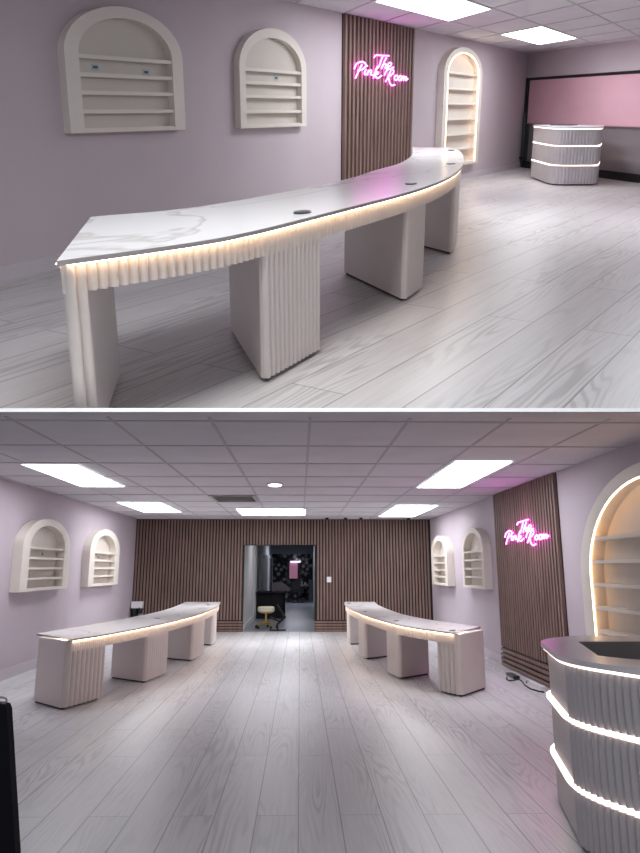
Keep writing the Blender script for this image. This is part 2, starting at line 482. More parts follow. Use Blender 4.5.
# plane of the divider, to trim the one desk leg that stands across it
cut_co = campt(320, 407.6, 3); cut_no = (campt(0, 407.6, 3) - CAM).cross(campt(640, 407.6, 3) - CAM).normalized()
if cut_no.z < 0: cut_no = -cut_no


def trim(o, Mw):
    import bmesh
    inv = Mw.inverted(); co = inv @ cut_co; no = (inv.to_3x3() @ cut_no).normalized()
    bm = bmesh.new(); bm.from_mesh(o.data)
    r = bmesh.ops.bisect_plane(bm, geom=bm.verts[:] + bm.edges[:] + bm.faces[:], plane_co=co, plane_no=no, clear_inner=True)
    ed = [e for e in r['geom_cut'] if isinstance(e, bmesh.types.BMEdge)]
    if ed: bmesh.ops.holes_fill(bm, edges=ed)
    bm.to_mesh(o.data); bm.free()


# ------------------------------------------------------------------ ceiling lights
def light_panel(room, poly, z, m, label, group):
    cx = sum(p[0] for p in poly) / 4; cy = sum(p[1] for p in poly) / 4
    t = Thing('ceiling_light', room, (cx, cy, z), label, 'ceiling light', group)
    inn = [(cx + (p[0] - cx) * .95, cy + (p[1] - cy) * .98) for p in poly]
    t.part('light_frame', MB().ribbon(poly, inn, z - .016, z - .0065, closed=True), M['frame'])
    t.part('diffuser', MB().prism(inn, z - .013, z - .007), m, 'glowing white diffuser')


def rect(x0, x1, y0, y1): return [(x0, y0), (x1, y0), (x1, y1), (x0, y1)]


for r, lb in (((-3.52, -2.80, 10.1, 13.05), 'large bright ceiling panel nearest on the left above the curved desk'),
              ((-3.66, -2.76, 16.1, 19.2), 'smaller looking ceiling panel further back on the left near the slatted wall'),
              ((-1.46, .15, 18.1, 20.2), 'wide ceiling panel above the corridor opening, next to the slatted wall'),
              ((1.87, 2.62, 9.75, 13.1), 'largest bright ceiling panel on the right, in front of the neon sign'),
              ((1.97, 2.90, 16.9, 20.7), 'small far ceiling panel on the right above the end of the right desk')):
    light_panel(L, rect(*r), H, M['panel'], lb, 'ceiling panels of the lower room')
for i, j, lb in ((0, 0, 'square looking bright ceiling panel near the reception counter, upper picture'),
                 (0, -4, 'wide bright ceiling panel cut by the top edge, above the neon sign'),
                 (3, -1, 'unseen ceiling panel added for light at the far right of the upper room, beyond the right edge'),  # out of view, added to brighten the upper room
                 (2, -8, 'unseen ceiling panel added for light overhead between desk and open floor, beyond the top edge')):  # also added out of view, lifts the near end of the room
    p0, p1 = gp(i, j), gp(i + 1, j); q = Vector((0, 2.72))
    light_panel(U, [tuple(p0), tuple(p1), tuple(p1 + q), tuple(p0 + q)], HU, M['panel_u'], lb, 'ceiling panels of the upper room')
for lb, (x, y) in (('round white recessed downlight in the ceiling before the air vent', L.z(275, 484, H)),):
    t = Thing('ceiling_downlight', L, (x, y, H), lb, 'ceiling light')
    t.part('rim', MB().lathe((x, y, H - .02), [(.13, 0), (.14, .013)], 24, 1, 2), M['frame'])
    t.part('lens', MB().lathe((x, y, H - .024), [(.10, 0), (.10, .003)], 24, 1, 2), mat('downlight_lens', (1, 1, 1), emit=(1, .93, .82), strength=8))
for px, lb in ((326, 'tiny dark ceiling spotlight nearest the corridor opening'), (344, 'tiny dark ceiling spotlight, second from the corridor opening'),
               (359, 'tiny dark ceiling spotlight, third from the corridor opening'), (405, 'tiny dark ceiling spotlight under the far right light panel')):
    x, y = L.z(px, 518.5, H); y = 20.95
    t = Thing('ceiling_spotlight', L, (x, y, H), lb, 'spotlight', 'tiny spotlights along the slatted wall')
    t.part('mount', MB().lathe((x, y, H - .02), [(.05, 0), (.05, .02)], 12), M['frame'])
    t.part('lamp_head', MB().lathe((x, y, H - .09), [(.035, 0), (.045, .07)], 12), M['black'])
t = Thing('air_vent', L, (-1.24, 15.35, H), 'square slatted air vent in the ceiling left of the downlight', 'air vent')
t.part('backing', MB().box(-1.64, -.84, 14.65, 16.05, H - .010, H - .0065), M['black'])
t.part('vent_frame', MB().ribbon(rect(-1.67, -.81, 14.62, 16.08), rect(-1.61, -.87, 14.72, 15.98), H - .02, H - .011, closed=True), mat('vent_paint', (.38, .36, .37), .5))
v = MB()
for k in range(9):
    y = 14.78 + k * .145; v.add([(-1.6, y, H - .022), (-.88, y, H - .022), (-.88, y + .05, H - .011), (-1.6, y + .05, H - .011), (-1.6, y + .03, H - .022), (-.88, y + .03, H - .022), (-.88, y + .08, H - .011), (-1.6, y + .08, H - .011)],
                                [(0, 1, 2, 3), (4, 5, 6, 7), (0, 1, 5, 4), (2, 3, 7, 6), (0, 3, 7, 4), (1, 2, 6, 5)])
t.part('slat', v, mat('vent_slat', (.62, .60, .56), .5))


# ------------------------------------------------------------------ feature slat panels and the neon sign
def slat_panel(room, x, sgn, y0, y1, z1, label, pitch=.13, w=.062):
    t = Thing('slat_wall_panel', room, (x, (y0 + y1) / 2, 0), label, 'wall panel')
    f = lambda a, b: (min(x + sgn * a, x + sgn * b), max(x + sgn * a, x + sgn * b))
    t.part('backing', MB().box(*f(0, .012), y0, y1, .012, z1), M['felt'])
    s = MB(); n = int((y1 - y0) / pitch); p = (y1 - y0) / n
    for k in range(n): s.box(*f(.012, .055), y0 + k * p + .01, y0 + k * p + .01 + w, .32, z1)
    t.part('slats', s, M['slat'])
    s = MB()
    for k in range(4): s.box(*f(.012, .05), y0, y1, .015 + k * .075, .062 + k * .075)
    t.part('horizontal_slats', s, M['slat'])


slat_panel(L, XR, -1, 10.93, 14.50, H - .01, 'tall dark slatted wood wall panel carrying the pink neon sign, lower picture')
slat_panel(U, XU, 1, 11.04, 13.70, HU - .01, 'tall slatted wood wall panel carrying the pink neon sign, upper picture')
STROKES = {
    'The': [[(2.45, 1.05), (2.6, .85), (3.1, .80), (3.75, .75)], [(3.2, .8), (3.0, 1.4), (2.85, 1.8), (2.6, 2.05)],
            [(3.52, .95), (3.3, 1.4), (3.1, 1.92)], [(3.15, 1.75), (3.38, 1.48), (3.52, 1.55), (3.42, 1.85), (3.6, 1.85)],
            [(3.6, 1.75), (3.9, 1.6), (4.0, 1.4), (3.82, 1.33), (3.65, 1.6), (3.8, 1.88), (4.2, 1.7)]],
    'Pink': [[(1.45, 1.75), (1.2, 2.3), (.95, 2.9)], [(.85, 2.15), (1.05, 1.72), (1.5, 1.52), (1.78, 1.75), (1.55, 2.1), (1.15, 2.25)],
             [(1.78, 2.1), (1.66, 2.45), (1.78, 2.55), (1.95, 2.35)], [(1.86, 1.84), (1.90, 1.80)],
             [(2.0, 2.15), (1.9, 2.57)], [(1.93, 2.4), (2.15, 2.15), (2.26, 2.22), (2.17, 2.5), (2.36, 2.52)],
             [(2.75, 1.75), (2.55, 2.3), (2.42, 2.78)], [(2.48, 2.5), (2.75, 2.25), (2.85, 2.35), (2.58, 2.5), (2.78, 2.76), (3.12, 2.52)]],
    'Room': [[(3.95, 2.0), (3.75, 2.5), (3.5, 3.0)], [(3.38, 2.45), (3.6, 2.0), (4.0, 1.86), (4.22, 2.05), (4.0, 2.4), (3.7, 2.5)],
             [(3.75, 2.5), (3.85, 3.0), (4.05, 3.3), (4.35, 3.22)],
             [(4.5, 2.38), (4.34, 2.5), (4.32, 2.75), (4.48, 2.82), (4.6, 2.65), (4.58, 2.42), (4.48, 2.38)], [(4.6, 2.5), (4.75, 2.55)],
             [(4.86, 2.38), (4.72, 2.5), (4.70, 2.75), (4.84, 2.82), (4.96, 2.65), (4.94, 2.42), (4.86, 2.38)],
             [(5.06, 2.4), (4.99, 2.82)], [(5.02, 2.6), (5.17, 2.42), (5.25, 2.5), (5.18, 2.8)], [(5.21, 2.6), (5.38, 2.44), (5.45, 2.55), (5.38, 2.78), (5.62, 2.6)]],
}


def neon(room, x, sgn, ya, yb, za, zb, label):
    """ya/yb: wall position of the sign's left and right end as read; za/zb its bottom and top"""
    t = Thing('neon_sign', room, (x + sgn * .1, (ya + yb) / 2, za), label, 'neon sign')
    f = lambda u, v: (x + sgn * .085, ya + (yb - ya) * (u - .85) / 4.78, zb + (za - zb) * (v - .75) / 2.5)
    for wd, sts in STROKES.items():
        mb = MB()
        for st in sts:
            q = smooth_curve(st, .06)
            mb.tube([f(*p) for p in q], .0105, 6)
        t.part('neon_word', mb, M['neon'], 'glowing pink script word ' + wd, smooth=True)
    for u, v in ((1.2, 2.3), (2.5, 2.5), (3.1, 1.2), (4.1, 1.88), (5.4, 2.5)):
        p = f(u, v); t.part('standoff', MB().tube([(x + sgn * .045, p[1], p[2]), p], .008, 6), M['adaptor'])


neon(L, XR, -1, 13.62, 11.2, 1.93, 2.30, 'pink glowing neon script sign The Pink Room on the right wall, lower picture')
neon(U, XU, 1, 11.28, 13.32, 1.82, 2.26, 'pink glowing neon script sign The Pink Room on the left wall, upper picture')


# ------------------------------------------------------------------ arched wall shelves
def arch_loop(c, a, zb, zs, b, n=28):
    """closed loop (y, z): bottom left, up, over the arch, down to bottom right"""
    lp = [(c - a, zb)] + [(c - a, zb + (zs - zb) * k / 3) for k in (1, 2)]
    for k in range(n + 1):
        t = math.pi * (1 - k / n); lp.append((c + a * math.cos(t), zs + b * math.sin(t)))
    lp += [(c + a, zb + (zs - zb) * k / 3) for k in (2, 1)] + [(c + a, zb)]
    return lp


def niche(room, x, sgn, c, ao, ai, zb, zbi, zs, zt, zti, depth, shelves, label, group=None, lit=None, cat='wall shelf', stick=()):
    t = Thing('arched_wall_shelf', room, (x, c, zb), label, cat, group)
    X = lambda d: x + sgn * d
    outer = arch_loop(c, ao, zb, zs, zt - zs); inner = arch_loop(c, ai, zbi, zs, zti - zs); n = len(outer)
    vs = []
    for (y, z), (yi, zi) in zip(outer, inner): vs += [(X(0.002), y, z), (X(depth), y, z), (X(depth), yi, zi), (X(0.002), yi, zi)]
    fs = [(4 * i + k, 4 * ((i + 1) % n) + k, 4 * ((i + 1) % n) + (k + 1) % 4, 4 * i + (k + 1) % 4) for i in range(n) for k in range(4)]
    t.part('arched_frame', MB().add(vs, fs), M['niche'])
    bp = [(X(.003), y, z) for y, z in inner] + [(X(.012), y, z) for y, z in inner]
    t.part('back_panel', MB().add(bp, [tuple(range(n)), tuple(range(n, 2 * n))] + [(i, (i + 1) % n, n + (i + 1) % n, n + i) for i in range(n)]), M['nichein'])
    for z in shelves:
        hw = ai if z < zs else ai * math.sqrt(max(.05, 1 - ((z - zs) / (zti - zs)) ** 2))
        t.part('shelf', MB().box(*sorted((X(.012), X(depth - .012))), c - hw, c + hw, z - .030, z + .006), M['niche'])
    for y, z in stick:
        mb = MB().box(*sorted((X(.012), X(.016))), y - .05, y + .05, z - .03, z + .03)
        p = t.part('price_sticker', mb, M['sticker'], 'small grey sticker')
        t.part('sticker_print', MB().box(*sorted((X(.016), X(.0175))), y - .03, y + .03, z - .012, z + .012), M['ink'], parent=p)
    if lit:
        lp = arch_loop(c, ai - .02, zbi + .01, zs, zti - zs - .008)
        pts = [(X(depth - .006), y, z) for y, z in lp]
        t.part('led_strip', MB().tube(pts, lit, 6), M['ledn'], 'glowing warm white strip round the opening')
    return t


# lower picture, left wall (near, far) then right wall (far, near)
niche(L, XL, 1, 13.98, 1.30, .95, 1.245, 1.285, 1.93, 2.40, 2.29, .15, [1.925, 1.765, 1.605, 1.445, 1.285],
      'larger cream arched wall shelf on the left wall of the lower picture, nearest the viewer', 'small arched shelves', stick=((14.1, 1.83),))
niche(L, XL, 1, 18.1, 1.36, .95, 1.235, 1.275, 1.95, 2.42, 2.29, .15, [1.925, 1.765, 1.605, 1.445, 1.275],
      'cream arched wall shelf on the left wall beside the dark slatted wall', 'small arched shelves', stick=((18.0, 1.83),))
niche(L, XR, -1, 19.80, 1.12, .82, 1.205, 1.245, 1.93, 2.35, 2.24, .17, [1.89, 1.73, 1.57, 1.41, 1.245],
      'narrow cream arched wall shelf on the right wall nearest the slatted back wall', 'small arched shelves')
niche(L, XR, -1, 16.02, 1.0, .80, 1.225, 1.265, 1.93, 2.36, 2.26, .15, [1.92, 1.76, 1.60, 1.44, 1.265],
      'cream arched wall shelf on the right wall between its narrow twin and the neon panel', 'small arched shelves', stick=((16.2, 1.8),))
# upper picture, left wall
niche(U, XU, 1, 6.37, .84, .665, 1.225, 1.255, 1.93, 2.38, 2.28, .09, [1.92, 1.76, 1.60, 1.43, 1.262],
      'large cream arched wall shelf with five ledges at the far left of the upper picture', 'small arched shelves upper', stick=((5.98, 1.82), (6.7, 1.80)))
niche(U, XU, 1, 9.06, .79, .66, 1.215, 1.25, 1.93, 2.40, 2.29, .09, [1.91, 1.76, 1.60, 1.42, 1.255],
      'cream arched wall shelf beside the slatted neon panel, upper picture', 'small arched shelves upper', stick=((8.42, 1.83), (9.2, 1.82)))
# lit tall arches
niche(U, XU, 1, 16.05, 1.12, .92, .33, .37, 2.10, 2.60, 2.50, .13, [2.12, 1.83, 1.55, 1.26, .96, .67, .385],
      'tall narrow arched shelf glowing with warm light near the reception counter, upper picture', None, .006)
niche(L, XR, -1, 7.72, 2.02, 1.72, .33, .37, 1.52, 2.60, 2.47, .18, [1.93, 1.68, 1.43, 1.18, .93, .68, .385],
      'big arched wall shelf glowing with warm light behind the reception counter, lower picture', None, .007)


# ------------------------------------------------------------------ curved desks
def desk(room, front, back, zt, peds, pitch, amp, side, gro, label, lip=.072, trim_first=False):
    """front: curved fluted edge (near to far), side: +1 if the outside of the curve lies left of travel, -1 right"""
    fr = smooth_curve(front, .05); bk = smooth_curve(back, .05)
    cx = (front[0][0] + back[0][0]) / 2; cy = front[0][1]
    t = Thing('curved_desk', room, (cx, cy, 0), label, 'desk')
    bk2 = resample(bk, math.dist(bk[0], bk[-1]) / (len(fr) - 1)); bk2 = [bk2[round(i * (len(bk2) - 1) / (len(fr) - 1))] for i in range(len(fr))]
    nn = len(fr)
    mb = MB().ribbon(fr, bk2, zt - .022, zt)
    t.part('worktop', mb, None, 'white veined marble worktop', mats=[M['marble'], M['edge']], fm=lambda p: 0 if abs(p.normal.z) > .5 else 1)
    fin = offset(fr, -side * lip); bin_ = offset(bk2, side * lip)

    def lerp_end(k, t_): a_, b_ = fin[k], bin_[k]; return (a_[0] + (b_[0] - a_[0]) * t_, a_[1] + (b_[1] - a_[1]) * t_)
    # apron: fluted along the front, plain round the ends and back
    d0 = Vector(bin_[0]) - Vector(fin[0]); inset = .04
    core = [p for p in fin if True][1:-1]
    fo, fi = fluted(core, pitch, amp, side); inner = offset(fi, -side * .03)
    mb = MB().ribbon(fo, inner, zt - .15, zt - .022)
    t.part('apron', mb, M['flute'], smooth=False)
    e = MB()
    for k in (1, -2):
        a_, b_ = Vector(fin[k]), Vector(bin_[k]); d = (b_ - a_).normalized(); n_ = Vector((-d.y, d.x)) * .012
        e.prism([tuple(a_ + n_), tuple(b_ + n_), tuple(b_ - n_), tuple(a_ - n_)], zt - .15, zt - .022)
    bb_ = bin_[1:-1]
    e.ribbon(bb_, offset(bb_, side * .025), zt - .15, zt - .022)
    t.part('plain_apron', e, M['cream'])
    # led strip just under the worktop, outside the apron
    lp = offset(fin[1:-1], side * (amp + .004))
    mb = MB().ribbon(lp, offset(lp, side * .014), zt - .0265, zt - .0225)
    a_, b_ = Vector(fin[1]), Vector(bin_[1]); d = (b_ - a_).normalized(); n_ = Vector((d.y, -d.x)) * (1 if (Vector((d.y, -d.x)).y < 0) else -1)
    mb.prism([tuple(a_ + n_ * .03), tuple(b_ + n_ * .03), tuple(b_ + n_ * .022), tuple(a_ + n_ * .018)], zt - .0265, zt - .0225)
    t.part('led_strip', mb, M['led'], 'glowing warm white strip under the worktop')
    for i, (y0, y1, dx, dy) in enumerate(peds):
        seg = clip_y(fin, y0, y1)
        fo, fi = fluted(seg, pitch, amp, side); inn = offset(fi, -side * .02)
        p0 = fi[0]; p1 = fi[-1]; q0 = (p0[0] + dx, p0[1] + dy); q1 = (p1[0] + dx, p1[1] + dy)
        # fluted skin and plain body in one closed outline
        mb = MB(); mb.ribbon(fo, inn, .025, zt - .022)
        mb.prism([inn[0], inn[-1], q1, q0], .025, zt - .024)
        mats = [M['flute'], M['cream']]; nf = (len(fo) - 1) * 4 + 2
        o = t.part('pedestal', mb, None, mats=mats, fm=lambda p, nf=nf: 0 if p.index < nf else 1)
        ins = lambda P: (P[0] + (sum(r[0] for r in (p0, p1, q0, q1)) / 4 - P[0]) * .05, P[1] + (sum(r[1] for r in (p0, p1, q0, q1)) / 4 - P[1]) * .05)
        pl = t.part('plinth', MB().prism([ins(p0), ins(p1), ins(q1), ins(q0)], 0, .025), M['plinth'], parent=o)
        if trim_first and i == 0:
            trim(o, room.M @ Matrix.Translation(t.org)); bpy.data.objects.remove(pl)
    for gx, gy in gro:
        gm = t.part('grommet', MB().lathe((gx, gy, zt), [(.042, 0), (.046, .008), (.040, .011)], 20, 1, 1.6), M['grommet'], 'dark round cable grommet')
    return t


desk(L, [(-2.70, 10.15), (-2.53, 10.7), (-2.38, 11.35), (-2.21, 12.25), (-2.05, 13.3), (-1.87, 15.1), (-1.80, 17.1), (-1.85, 19.2), (-1.98, 21.0)],
     [(-3.39, 11.0), (-3.1, 12.9), (-2.84, 14.9), (-2.73, 16.5), (-2.73, 18.2), (-2.78, 19.5), (-2.85, 21.0)], .785,
     [(10.15, 11.0, -.50, .55), (12.43, 13.45, -.58, .5), (15.2, 16.4, -.53, .4), (18.2, 19.1, -.55, .3)], .10, .046, -1,
     [L.z(157.5, 618.5, .785), L.z(208.5, 605, .785)], 'curved white desk with fluted cream pedestals on the left side of the lower picture')
desk(L, [(2.02, 11.0), (1.84, 11.4), (1.63, 12.0), (1.44, 12.8), (1.25, 14.3), (1.12, 15.9), (1.04, 18.0), (1.05, 19.6), (1.12, 21.0)],
     [(2.60, 12.1), (2.13, 13.73), (1.90, 15.18), (1.82, 16.6), (1.79, 18.5), (1.81, 19.7), (1.88, 21.0)], .785,
     [(11.0, 11.5, .47, .7), (12.75, 13.5, .5, .5), (15.4, 16.2, .42, .4), (18.3, 19.0, .5, .2)], .10, .046, 1,
     [L.z(349, 603.5, .785), L.z(365, 611.5, .785), L.z(396.5, 620.5, .785), L.z(452.5, 630.8, .785)],
     'curved white desk with fluted cream pedestals on the right side of the lower picture')
desk(U, [(-2.472, 2.264), (-2.283, 2.925), (-2.242, 3.378), (-2.274, 4.246), (-2.349, 5.661), (-2.529, 6.859), (-2.821, 8.02), (-3.246, 9.341), (-3.916, 11.133), (-4.529, 12.454)],
     [(-3.349, 3.349), (-3.114, 4.151), (-3.227, 6.133), (-3.50, 7.454), (-3.651, 8.265), (-3.859, 9.01), (-4.283, 10.237), (-5.133, 12.266)], .855,
     [(2.30, 2.46, -.58, .76), (3.44, 4.14, -.76, .76), (5.61, 6.17, -.90, .74), (7.80, 8.66, -.66, .43)], .050, .024, -1,
     [U.z(302.5, 213, .855), U.z(411, 184, .855), U.z(451, 164, .855), U.z(451.5, 150.5, .855)],
     'long curved marble topped desk with warm lit fluted cream front, upper picture', lip=.045, trim_first=True)


# ------------------------------------------------------------------ reception counters
def round_poly(pts, r, n=5):
    out = []; m = len(pts)
    for i in range(m):
        p = Vector(pts[i]); a = Vector(pts[i - 1]) - p; b = Vector(pts[(i + 1) % m]) - p
        rr = min(r[i] if isinstance(r, list) else r, a.length * .45, b.length * .45)
        A_, B_ = p + a.normalized() * rr, p + b.normalized() * rr
        for k in range(n + 1):
            t_ = k / n; q = A_ * (1 - t_) ** 2 + p * 2 * t_ * (1 - t_) + B_ * t_ ** 2; out.append((q.x, q.y))
    return out


def poly_offset(pts, d):
    """outward offset of a closed polygon"""
    n = len(pts); ar = sum(pts[i][0] * pts[(i + 1) % n][1] - pts[(i + 1) % n][0] * pts[i][1] for i in range(n)); sg = -1 if ar > 0 else 1
    out = []
    for i in range(n):
        a_, b_ = pts[i - 1], pts[(i + 1) % n]; l = math.dist(a_, b_) or 1; k = d[i] if isinstance(d, list) else d
        out.append((pts[i][0] - (b_[1] - a_[1]) / l * k * sg, pts[i][1] + (b_[0] - a_[0]) / l * k * sg))
    return out


def reception(room, poly, rad, zt, bands, pitch, amp, hole, label, ledr, flat=None):
    base = round_poly(poly, rad, 8)
    cx = sum(p[0] for p in base) / len(base); cy = sum(p[1] for p in base) / len(base)
    t = Thing('reception_counter', room, (cx, cy, 0), label, 'counter')
    ring = resample(base + [base[0]], pitch / 8)[:-1]; n = len(ring) // 8 * 8; ring = resample(ring + [ring[0]], 1e-9 + sum(math.dist(ring[i], ring[(i + 1) % len(ring)]) for i in range(len(ring))) / n)[:n]
    amps = [amp * abs(math.sin(math.pi * i / 8)) ** .6 * (1 if not flat or not flat(ring[i]) else 0) for i in range(len(ring))]
    flu = poly_offset(ring, amps); inn = poly_offset(ring, -.05)
    lv = [.03]
    for b_ in bands: lv += [b_ - .016, b_ + .016]
    lv += [zt - .05]
    for k in range(0, len(lv), 2):
        t.part('fluted_section', MB().ribbon(flu, inn, lv[k], lv[k + 1], closed=True), M['counter'])
    sm = resample(base + [base[0]], .04)[:-1]
    for b_ in bands + [zt - .042]:
        t.part('led_strip', MB().ribbon(poly_offset(sm, amp + ledr), poly_offset(sm, -.03), b_ - .0065, b_ + .0065, closed=True), M['ledw'], 'glowing white band around the counter')
    t.part('plinth', MB().prism(poly_offset(sm, -.04), 0, .03), M['plinth'])
    top = poly_offset(sm, amp + .018)
    if hole:
        # work surface sunk into the top: ring of the slab round the hole
        hp = resample(hole + [hole[0]], .03)[:-1]; m_ = len(top)
        ang = lambda p: math.atan2(p[1] - hc_[1], p[0] - hc_[0])
        hc_ = (sum(p[0] for p in hole) / len(hole), sum(p[1] for p in hole) / len(hole))
        cast = []
        for p in top:
            # point of the hole's outline in the same direction from the hole's centre
            best = min(hp, key=lambda q: abs((ang(q) - ang(p) + math.pi) % (2 * math.pi) - math.pi)); cast.append(best)
        for h_ in hole:
            i = min(range(m_), key=lambda i: math.dist(cast[i], h_)); cast[i] = h_
        t.part('countertop', MB().ribbon(top, cast, zt - .032, zt, closed=True), M['ctop'])
        t.part('work_surface', MB().prism(poly_offset(sm, -.06), zt - .14, zt - .12), M['recess'], 'sunken grey work surface')
        w_ = MB().ribbon(cast, [(c[0] + (hc_[0] - c[0]) * .012, c[1] + (hc_[1] - c[1]) * .012) for c in cast], zt - .12, zt - .002, closed=True)
        t.part('recess_lining', w_, M['recess'])
    else:
        t.part('countertop', MB().prism(top, zt - .032, zt), M['ctop'])
    return t


reception(L, [(1.86, 6.40), (1.645, 5.18), (1.95, 4.45), (2.40, 3.95), (3.0, 4.1), (3.0, 6.4), (2.7, 6.75), (2.15, 6.75)], [.25, .3, .6, .4, .1, .1, .2, .4], 1.07,
          [.33, .70], .058, .028, [(2.08, 6.30), (1.87, 5.30), (2.05, 5.02), (3.1, 5.0), (3.1, 6.3)],
          'large grey fluted reception counter with glowing bands and sunken top at the bottom right corner', .003,
          flat=lambda p: p[1] > 5.3 or p[0] > 2.6)
reception(U, [(-4.72, 17.95), (-3.78, 16.10), (-3.05, 16.60), (-3.25, 17.9), (-4.1, 18.75)], [.25, .5, .15, .15, .2], 1.115, [.385, .755], .066, .016, None,
          'white fluted reception counter with three glowing bands in front of the pink blind', .003)
x, y = U.z(553, 123.6, 1.115)
x, y = -3.95, 17.5
t = Thing('desk_tray', U, (x, y, 1.116), 'small dark tray lying on top of the white reception counter', 'tray')
t.part('base', MB().rbox(x - .22, x + .22, y - .3, y + .3, 1.116, 1.122, .03), M['dark'])
t.part('rim', MB().ribbon(rect(x - .22, x + .22, y - .3, y + .3), rect(x - .2, x + .2, y - .27, y + .27), 1.122, 1.135, closed=True), M['dark'])

# ------------------------------------------------------------------ small things of the lower room
x, z = L.atY(329, 579.5, YB)
t = Thing('light_switch', L, (x, YB - .05, z), 'small white switch plate on the slatted back wall right of the opening', 'switch')
t.part('plate', MB().box(x - .06, x + .06, YB - .045, YB - .03, z - .07, z + .07), M['adaptor'])
t.part('rocker', MB().box(x - .025, x + .025, YB - .052, YB - .045, z - .035, z + .035), M['frame'])
t = Thing('wall_dispenser', L, (-4.22, YB - .2, .42), 'small white and black dispenser in the far left corner behind the left desk', 'dispenser')
t.part('housing', MB().rbox(-4.36, -4.06, YB - .28, YB - .03, .60, .76, .04), M['adaptor'])
t.part('lower_body', MB().rbox(-4.32, -4.20, YB - .26, YB - .03, .36, .60, .03), M['black'])
t.part('nozzle', MB().rbox(-4.17, -4.08, YB - .28, YB - .05, .47, .62, .03), M['black'])
t.part('bracket', MB().box(-4.34, -4.08, YB - .05, YB - .03, .36, .6), M['plug'])

t = Thing('power_adaptor', L, (3.30, 12.0, 0), 'long white power adaptor lying on the floor against the slatted panel, lower picture', 'adaptor')
p0, p1 = L.z(530, 684.5), L.z(544, 690.5)
d = (Vector(p1) - Vector(p0)); dn = d.normalized(); nn_ = Vector((-dn.y, dn.x)) * .045
pl = [tuple(Vector(p0) + nn_), tuple(Vector(p1) + nn_), tuple(Vector(p1) - nn_), tuple(Vector(p0) - nn_)]
t.part('housing', MB().prism(round_poly(pl, .02, 3), 0, .045), M['adaptor'])
t.part('plug_end', MB().prism(round_poly([(p[0] - dn.x * 0 + 0, p[1]) for p in [tuple(Vector(p0) + nn_ * .5), tuple(Vector(p0) + nn_ * .5 - dn * .12), tuple(Vector(p0) - nn_ * .5 - dn * .12), tuple(Vector(p0) - nn_ * .5)]], .01, 3), .005, .035), M['black'])
cb = [(507, 678), (508.5, 681), (513, 681.5), (519, 680), (523, 682), (527, 685), (533, 688), (541, 689.5), (544, 691)]
single('floor_cable', L, MB().tube([(*L.z(*p), .012) for p in [(507, 678), (506.5, 680), (509, 681.5), (514, 681), (519, 680), (522, 682), (525, 686), (531, 690), (538, 692), (544, 693)]], .011, 6), M['cable'], (3.3, 12.4, 0),
       'thin black cable looping over the floor in front of the slatted panel', 'cable', smooth=True)
p0 = L.z(512, 677)
t = Thing('plug_block', L, (*p0, 0), 'small black plug block on the floor at the foot of the slatted panel', 'plug')
t.part('body', MB().rbox(p0[0] - .04, p0[0] + .06, p0[1] - .25, p0[1] + .22, 0, .04, .03), M['black'])
t.part('pins', MB().box(p0[0] - .03, p0[0] + .03, p0[1] + .22, p0[1] + .29, .015, .03), M['plug'])

# black folded stand at the lower left edge
t = Thing('folded_stand', L, (-1.9, 4.5, 0), 'tall black folded board with a rounded top cut by the left edge, lower picture', 'stand')
a0 = L.z(-30, 705, 1.0); ya = 4.62
tp = L.atY(9.5, 703, ya); bt = L.atY(17.5, 853, ya)
prof = [(-3.0, 0), (bt[0] + .005, 0), (bt[0], bt[1]), (tp[0], tp[1] - .03), (tp[0] - .012, tp[1] - .008), (tp[0] - .04, tp[1]), (-3.0, tp[1] + .02)]
prof = [(max(p[0], -2.35), p[1]) for p in prof]
vs = [(p[0], ya - .03, p[1]) for p in prof] + [(p[0], ya + .05, p[1]) for p in prof]; n = len(prof)
t.part('board', MB().add(vs, [tuple(range(n)), tuple(range(n, 2 * n))] + [(i, (i + 1) % n, n + (i + 1) % n, n + i) for i in range(n)]), mat('matt_black_board', (.010, .010, .013), .85, spec=.15))
t.part('top_clip', MB().tube([(tp[0] - .045 + .03 * math.cos(a), ya, tp[1] + .012 + .016 * math.sin(a)) for a in [k * math.pi / 6 for k in range(12)]], .006, 6, closed=True), M['plug'])

# ------------------------------------------------------------------ things in the corridor
sx, sy = -.93, 23.3
t = Thing('wheeled_stool', L, (sx, sy, 0), 'round ivory cushioned stool on a gold wheeled base in the opening', 'stool')
t.part('seat', MB().lathe((sx, sy, .42), [(.20, 0), (.235, .03), (.235, .12), (.21, .15)], 28), M['cushion'], smooth=False)
t.part('seat_pan', MB().lathe((sx, sy, .39), [(.12, 0), (.20, .03)], 24), M['gold'])
t.part('stem', MB().tube([(sx, sy, .12), (sx, sy, .41)], .028, 12), M['gold'])
for k in range(5):
    a_ = 2 * math.pi * (k + .15) / 5; ex, ey = sx + .3 * math.cos(a_), sy + .3 * math.sin(a_)
    lg = t.part('leg', MB().tube([(sx, sy, .14), (sx + .15 * math.cos(a_), sy + .15 * math.sin(a_), .12), (ex, ey, .085)], .020, 8, taper=[1.3, 1, .8]), M['gold'])
    t.part('caster', MB().lathe((ex, ey, 0), [(.02, 0), (.032, .02), (.032, .05), (.015, .075)], 10), M['black'], parent=lg)
t = Thing('foot_rest_stand', L, (-.62, 22.7, 0), 'black angled metal foot rest stand beside the gold stool', 'stand')
t.part('foot_bar', MB().box(-.80, -.36, 22.35, 22.43, 0, .035), M['blackm'])
t.part('post', MB().tube([(-.58, 22.4, .03), (-.60, 22.45, .15), (-.40, 22.7, .33), (-.62, 23.1, .62)], .028, 8), M['blackm'])
t.part('arm', MB().tube([(-.52, 22.55, .22), (-.80, 22.9, .30)], .022, 8), M['blackm'])
t = Thing('black_desk', L, (-1.0, 28, 0), 'plain black desk standing in the corridor behind the stool', 'desk')
t.part('front_panel', MB().box(-1.42, -.53, 27.6, 27.66, 0, .80), M['leather'])
t.part('side_panel', MB().box(-.56, -.50, 27.6, 29.0, 0, .80), M['leather'])
